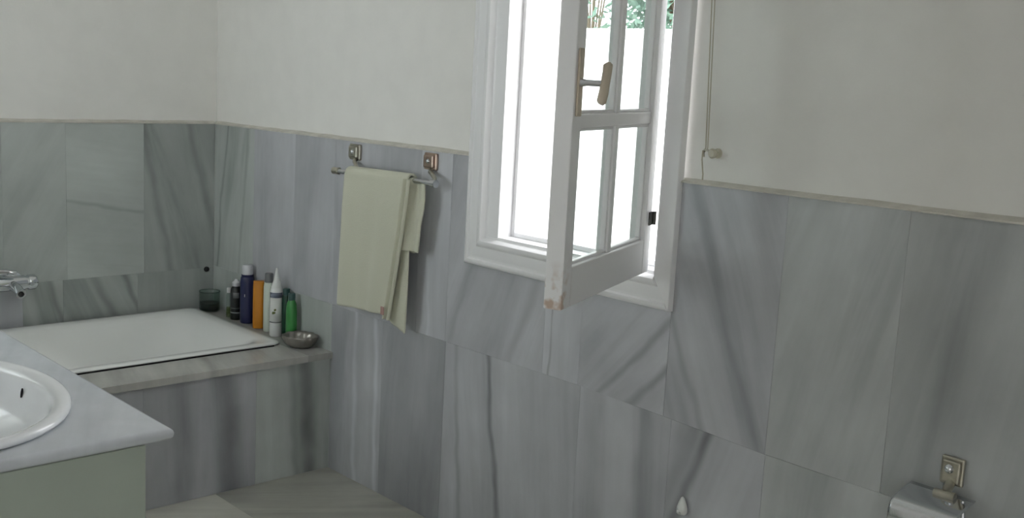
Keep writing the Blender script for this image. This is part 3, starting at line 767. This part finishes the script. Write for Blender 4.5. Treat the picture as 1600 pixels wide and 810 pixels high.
bm = bmesh.new(); tube(bm, [(-3.606, BY, bz(-3.6)), (-3.570, BY, bz(-3.57))], .0135, 16); rpart('end_cap', bm, 'worn_chrome', auto=40)

tw = empty('towel', (-3.32, BY, .72)); tag(tw, 'pale cream-green terry towel folded over the chrome rail', 'towel')
def sheet(name, cols, rows, f, thick, m='towel'):
    bm = bmesh.new(); g = [[bm.verts.new(f(i / cols, j / rows)) for i in range(cols + 1)] for j in range(rows + 1)]
    for j in range(rows):
        for i in range(cols): bm.faces.new((g[j][i], g[j][i + 1], g[j + 1][i + 1], g[j + 1][i]))
    o = bm_obj(name, bm, m, None, smooth=True); o.parent = tw; o.matrix_parent_inverse = Matrix.Translation(-Vector(tw.location))
    md = o.modifiers.new('thickness', 'SOLIDIFY'); md.thickness = thick; md.offset = 0
    md.use_rim = True
    b2 = o.modifiers.new('soft', 'SUBSURF'); b2.levels = 1; b2.render_levels = 1
    return o
def drape(x0t, x1t, x0b, x1b, zfl, zfr, zback, yoff, amp, r=.016, ph=0.0):
    """sheet hung over the bar: v=0 at the back hem, up, over, and down the front"""
    def f(u, v):
        xt = x0t + (x1t - x0t) * u; xb = x0b + (x1b - x0b) * u
        zb = bz(xt); zf = zfl + (zfr - zfl) * u
        lb = zb - zback; lf = zb - zf; arc = math.pi * r; tot = lb + arc + lf; s = v * tot
        if s < lb: y, z, k = BY + r, zback + s, 0
        elif s < lb + arc:
            a = (s - lb) / r; y, z, k = BY + r * math.cos(a), zb + r * math.sin(a), 0
        else:
            k = (s - lb - arc) / max(lf, 1e-3); y, z = BY - r, zb - (s - lb - arc)
        x = xt + (xb - xt) * k
        w = amp * k ** .7 * (math.sin(9 * u + ph + 1.2 * k) + .5 * math.sin(21 * u + 2 * ph - k))
        return (x + .004 * math.sin(7 * z + ph), y - yoff * min(1, k * 4) - w + .004 * k, z)
    return f
sheet('front_fold', 26, 44, drape(-3.500, -3.112, -3.512, -3.200, .728, .748, 1.06, .007, .0055, r=.0235), .010)
sheet('inner_fold', 16, 40, drape(-3.30, -3.098, -3.270, -3.118, .748, .690, .99, -.003, .003, r=.0146, ph=2.0), .007)
def edge(u, v):                                     # gathered pleats along the right edge of the towel
    z = 1.262 - v * (1.262 - .735)
    x = -3.105 - .088 * v ** 1.2 + .040 * (u - .5)
    return (x, BY - .030 - .009 * math.sin(u * 3 * math.pi) - .004 * v, z)
sheet('pleated_edge', 18, 30, edge, .004)
def back(u, v):
    z = 1.256 - v * (1.256 - 1.0) ; bul = math.sin(min(1, v * 1.7) * math.pi)
    return (-3.14 + (.105 - .022 * v) * u + .010 * bul * u, BY - .0165 + .020 * u - .008 * math.sin(u * 2.5 * math.pi + .4), z)
sheet('back_fold', 18, 20, back, .006)
bm = bmesh.new(); box(bm, -3.205, -3.185, BY - .053, BY - .051, .755, .785, .0005, 1)
o = bm_obj('care_tag', bm, 'tag'); o.parent = tw; o.matrix_parent_inverse = Matrix.Translation(-Vector(tw.location))

# ================================================================== blind cord and hook
YP = YW + PL
hk = empty('cord_hook', (-1.858, YP, 1.460)); tag(hk, 'small cream knob with a hook on the wall right of the window', 'hook')
bm = bmesh.new(); lathe(bm, [(0, 0), (.014, 0), (.014, .003), (.006, .006), (.006, .016), (.012, .02), (.014, .027), (.010, .033), (0, .034)], 20, Matrix.Rotation(math.pi / 2, 4, 'X')); bm_obj('knob', bm, 'knob', hk, auto=45)
bm = bmesh.new(); tube(bm, [(-.004, -.022, .002), (-.016, -.028, .008), (-.026, -.028, .008), (-.030, -.026, 0), (-.030, -.024, -.012)], .003, 8); bm_obj('hook', bm, 'worn_chrome', hk, auto=45)
cd = empty('blind_cord', (-1.88, YP - .02, 1.38)); tag(cd, 'looped cream blind cord hanging down to the wall hook', 'cord')
def cpart(name, pts, r):
    bm = bmesh.new(); tube(bm, pts, r, 7); o = bm_obj(name, bm, 'cord', None, smooth=True); o.parent = cd; o.matrix_parent_inverse = Matrix.Translation(-Vector(cd.location))
cpart('strand', [(-1.932, YP - .012, 2.60), (-1.912, YP - .014, 1.9), (-1.885, YP - .022, 1.475), (-1.884, YP - .026, 1.462)], .0016)
cpart('strand', [(-1.925, YP - .012, 2.60), (-1.902, YP - .014, 1.9), (-1.878, YP - .022, 1.475), (-1.876, YP - .026, 1.466)], .0016)
cpart('tail', [(-1.888, YP - .030, 1.466), (-1.890, YP - .028, 1.44), (-1.889, YP - .020, 1.40), (-1.889, YP - .020, 1.384)], .0020)
pb = empty('cord_pulley', (-1.928, YP, 2.60)); tag(pb, 'small cord bracket high on the wall above the hook', 'bracket')
bm = bmesh.new(); box(bm, -.015, .015, -.004, 0, -.02, .03, .002); bm_obj('plate', bm, 'knob', pb)
bm = bmesh.new(); tube(bm, [(-.008, -.004, 0), (-.008, -.018, .002), (.008, -.018, .002), (.008, -.004, 0)], .003, 8); bm_obj('loop', bm, 'worn_chrome', pb)

# ================================================================== toilet roll holder
tr = empty('toilet_roll_holder', (-1.09, YW, .78)); tag(tr, 'chrome toilet roll holder with a metal flap on the marble wall', 'roll holder')
bm = bmesh.new(); box(bm, -.028, .028, -.012, -.0005, -.032, .036, .004); box(bm, -.022, .022, -.020, -.010, -.026, .029, .004); bm_obj('wall_plate', bm, 'worn_chrome', tr)
bm = bmesh.new(); lathe(bm, [(0, .008), (.005, .007), (.010, .003), (.012, 0)], 20, Matrix.Translation((-.004, -.0195, .008)) @ Matrix.Rotation(math.pi / 2, 4, 'X')); bm_obj('cover_screw', bm, 'chrome', tr, auto=50)
bm = bmesh.new(); tube(bm, [(.002, -.014, -.024), (.004, -.030, -.034), (.006, -.048, -.042)], [.011, .0115, .010], 14)
bm_obj('arm', bm, 'worn_chrome', tr, auto=50)
bm = bmesh.new(); tube(bm, [(-.018, -.050, -.046), (.032, -.050, -.044)], .0105, 14); bm_obj('hinge_barrel', bm, 'worn_chrome', tr, auto=40)
# curved flap over the roll
bm = bmesh.new(); rowsv = []
for k in range(15):
    t = k / 14; a = math.radians(78 - 150 * t)
    y = -.058 - .056 * math.sin(math.radians(20 + 130 * t)) * 1.0 - .03 * t; zc = -.052 - .010 * t - .085 * max(0, t - .45) ** 1.5 * 2.2
    rowsv.append((y, zc))
rowsv = [(-.030, -.046), (-.050, -.050), (-.075, -.055), (-.100, -.061), (-.118, -.068), (-.126, -.076), (-.130, -.088), (-.131, -.105), (-.130, -.125), (-.127, -.140)]
g = []
for y, zc in rowsv: g.append([bm.verts.new((x, y, zc)) for x in (-.086, -.080, .066, .072)])
for a, b in zip(g, g[1:]):
    for i in range(3): bm.faces.new((a[i], a[i + 1], b[i + 1], b[i]))
fl = bm_obj('flap', bm, 'chrome', tr, smooth=True); md = fl.modifiers.new('t', 'SOLIDIFY'); md.thickness = .0025; md.offset = 1
bm = bmesh.new(); tube(bm, [(-.070, -.075, -.115), (.055, -.075, -.115)], .006, 10); tube(bm, [(.052, -.052, -.046), (.060, -.06, -.08), (.058, -.075, -.115)], .005, 8); bm_obj('roll_bar', bm, 'chrome', tr, auto=40)
rl = empty('toilet_roll', (-1.097, YW - .075, .665)); tag(rl, 'white toilet paper roll under the chrome flap', 'toilet roll')
bm = bmesh.new(); lathe(bm, [(.018, -.048), (.0455, -.048), (.0465, -.046), (.0465, .046), (.0455, .048), (.018, .048), (.018, -.048)], 32, Matrix.Rotation(math.pi / 2, 4, 'Y')); bm_obj('paper', bm, 'paper', rl, auto=40)

# small pale hook low on the wall
wh = empty('wall_hook', (-1.857, YW, .44)); tag(wh, 'small pale teardrop hook low on the marble wall under the window', 'hook')
bm = bmesh.new(); lathe(bm, [(0, .030), (.005, .026), (.010, .012), (.0145, -.004), (.015, -.014), (.010, -.024), (0, -.027)], 18, Matrix.Translation((0, -.012, 0)), sx=1.25, sy=.75); bm_obj('pad', bm, 'white_plastic', wh, smooth=True)
bm = bmesh.new(); tube(bm, [(0, -.014, -.012), (0, -.026, -.020), (0, -.032, -.014), (0, -.032, -.006)], .0035, 8); bm_obj('prong', bm, 'white_plastic', wh, smooth=True)

# ================================================================== outside the window
bm = bmesh.new(); box(bm, -30, 20, YW + WO, 30, -.4, -.3); struct(bm_obj('ground', bm, 'terrace'), 'pale terrace outside the window')
bm = bmesh.new(); box(bm, -22, 8, 8.0, 8.2, -.3, 2.02, .01); box(bm, -22, 8, 7.96, 8.24, 2.02, 2.11, .01)
tag(bm_obj('garden_wall', bm, 'garden_wall'), 'white garden wall in glaring daylight beyond the window', 'wall')
def tree(x, y, cz, rx, rz, n, label, k_=1.0):
    t = empty('garden_tree', (x, y, -.3)); tag(t, label, 'tree', 'trees beyond the garden wall')
    bm = bmesh.new(); tube(bm, [(0, 0, 0), (.04, 0, 1.2), (-.03, .05, 2.2), (0, 0, cz + .3)], [.14 * k_, .11 * k_, .09 * k_, .04 * k_], 10)
    for k in range(7):
        a = k * .9; tube(bm, [(0, 0, 1.6 + k * .15), (rx * .4 * math.cos(a), rx * .4 * math.sin(a), cz), (rx * .75 * math.cos(a), rx * .75 * math.sin(a), cz + rz * .4 * math.sin(k * 2.1) + .3)], [.05 * k_, .035 * k_, .01 * k_], 6)
    bm_obj('trunk', bm, 'bark', t, smooth=True)
    vs, fs = [], []
    for k in range(n):
        d = Vector((random.gauss(0, 1), random.gauss(0, 1), random.gauss(0, 1))).normalized() * random.random() ** .4
        p = Vector((d.x * rx, d.y * rx, cz + .3 + d.z * rz)); a = Vector((random.uniform(-1, 1), random.uniform(-1, 1), random.uniform(-1, .4))).normalized()
        b = a.cross(Vector((random.uniform(-1, 1), random.uniform(-1, 1), random.uniform(-1, 1)))).normalized(); s = random.uniform(.05, .10); i = len(vs)
        vs += [p, p + a * s + b * s * .35, p + a * s * 2, p + a * s - b * s * .35]; fs.append((i, i + 1, i + 2, i + 3))
    me = bpy.data.meshes.new('foliage'); me.from_pydata([tuple(v) for v in vs], [], fs); o = link('foliage', me, 'leaf', t); o['kind'] = 'stuff'
tree(-8.42, 10.6, 3.3, 1.0, 1.5, 9000, 'leafy green tree showing above the garden wall through the right panes')
tree(-10.22, 10.9, 3.2, .42, 1.2, 500, 'slender tree showing above the garden wall through the left panes', .3)
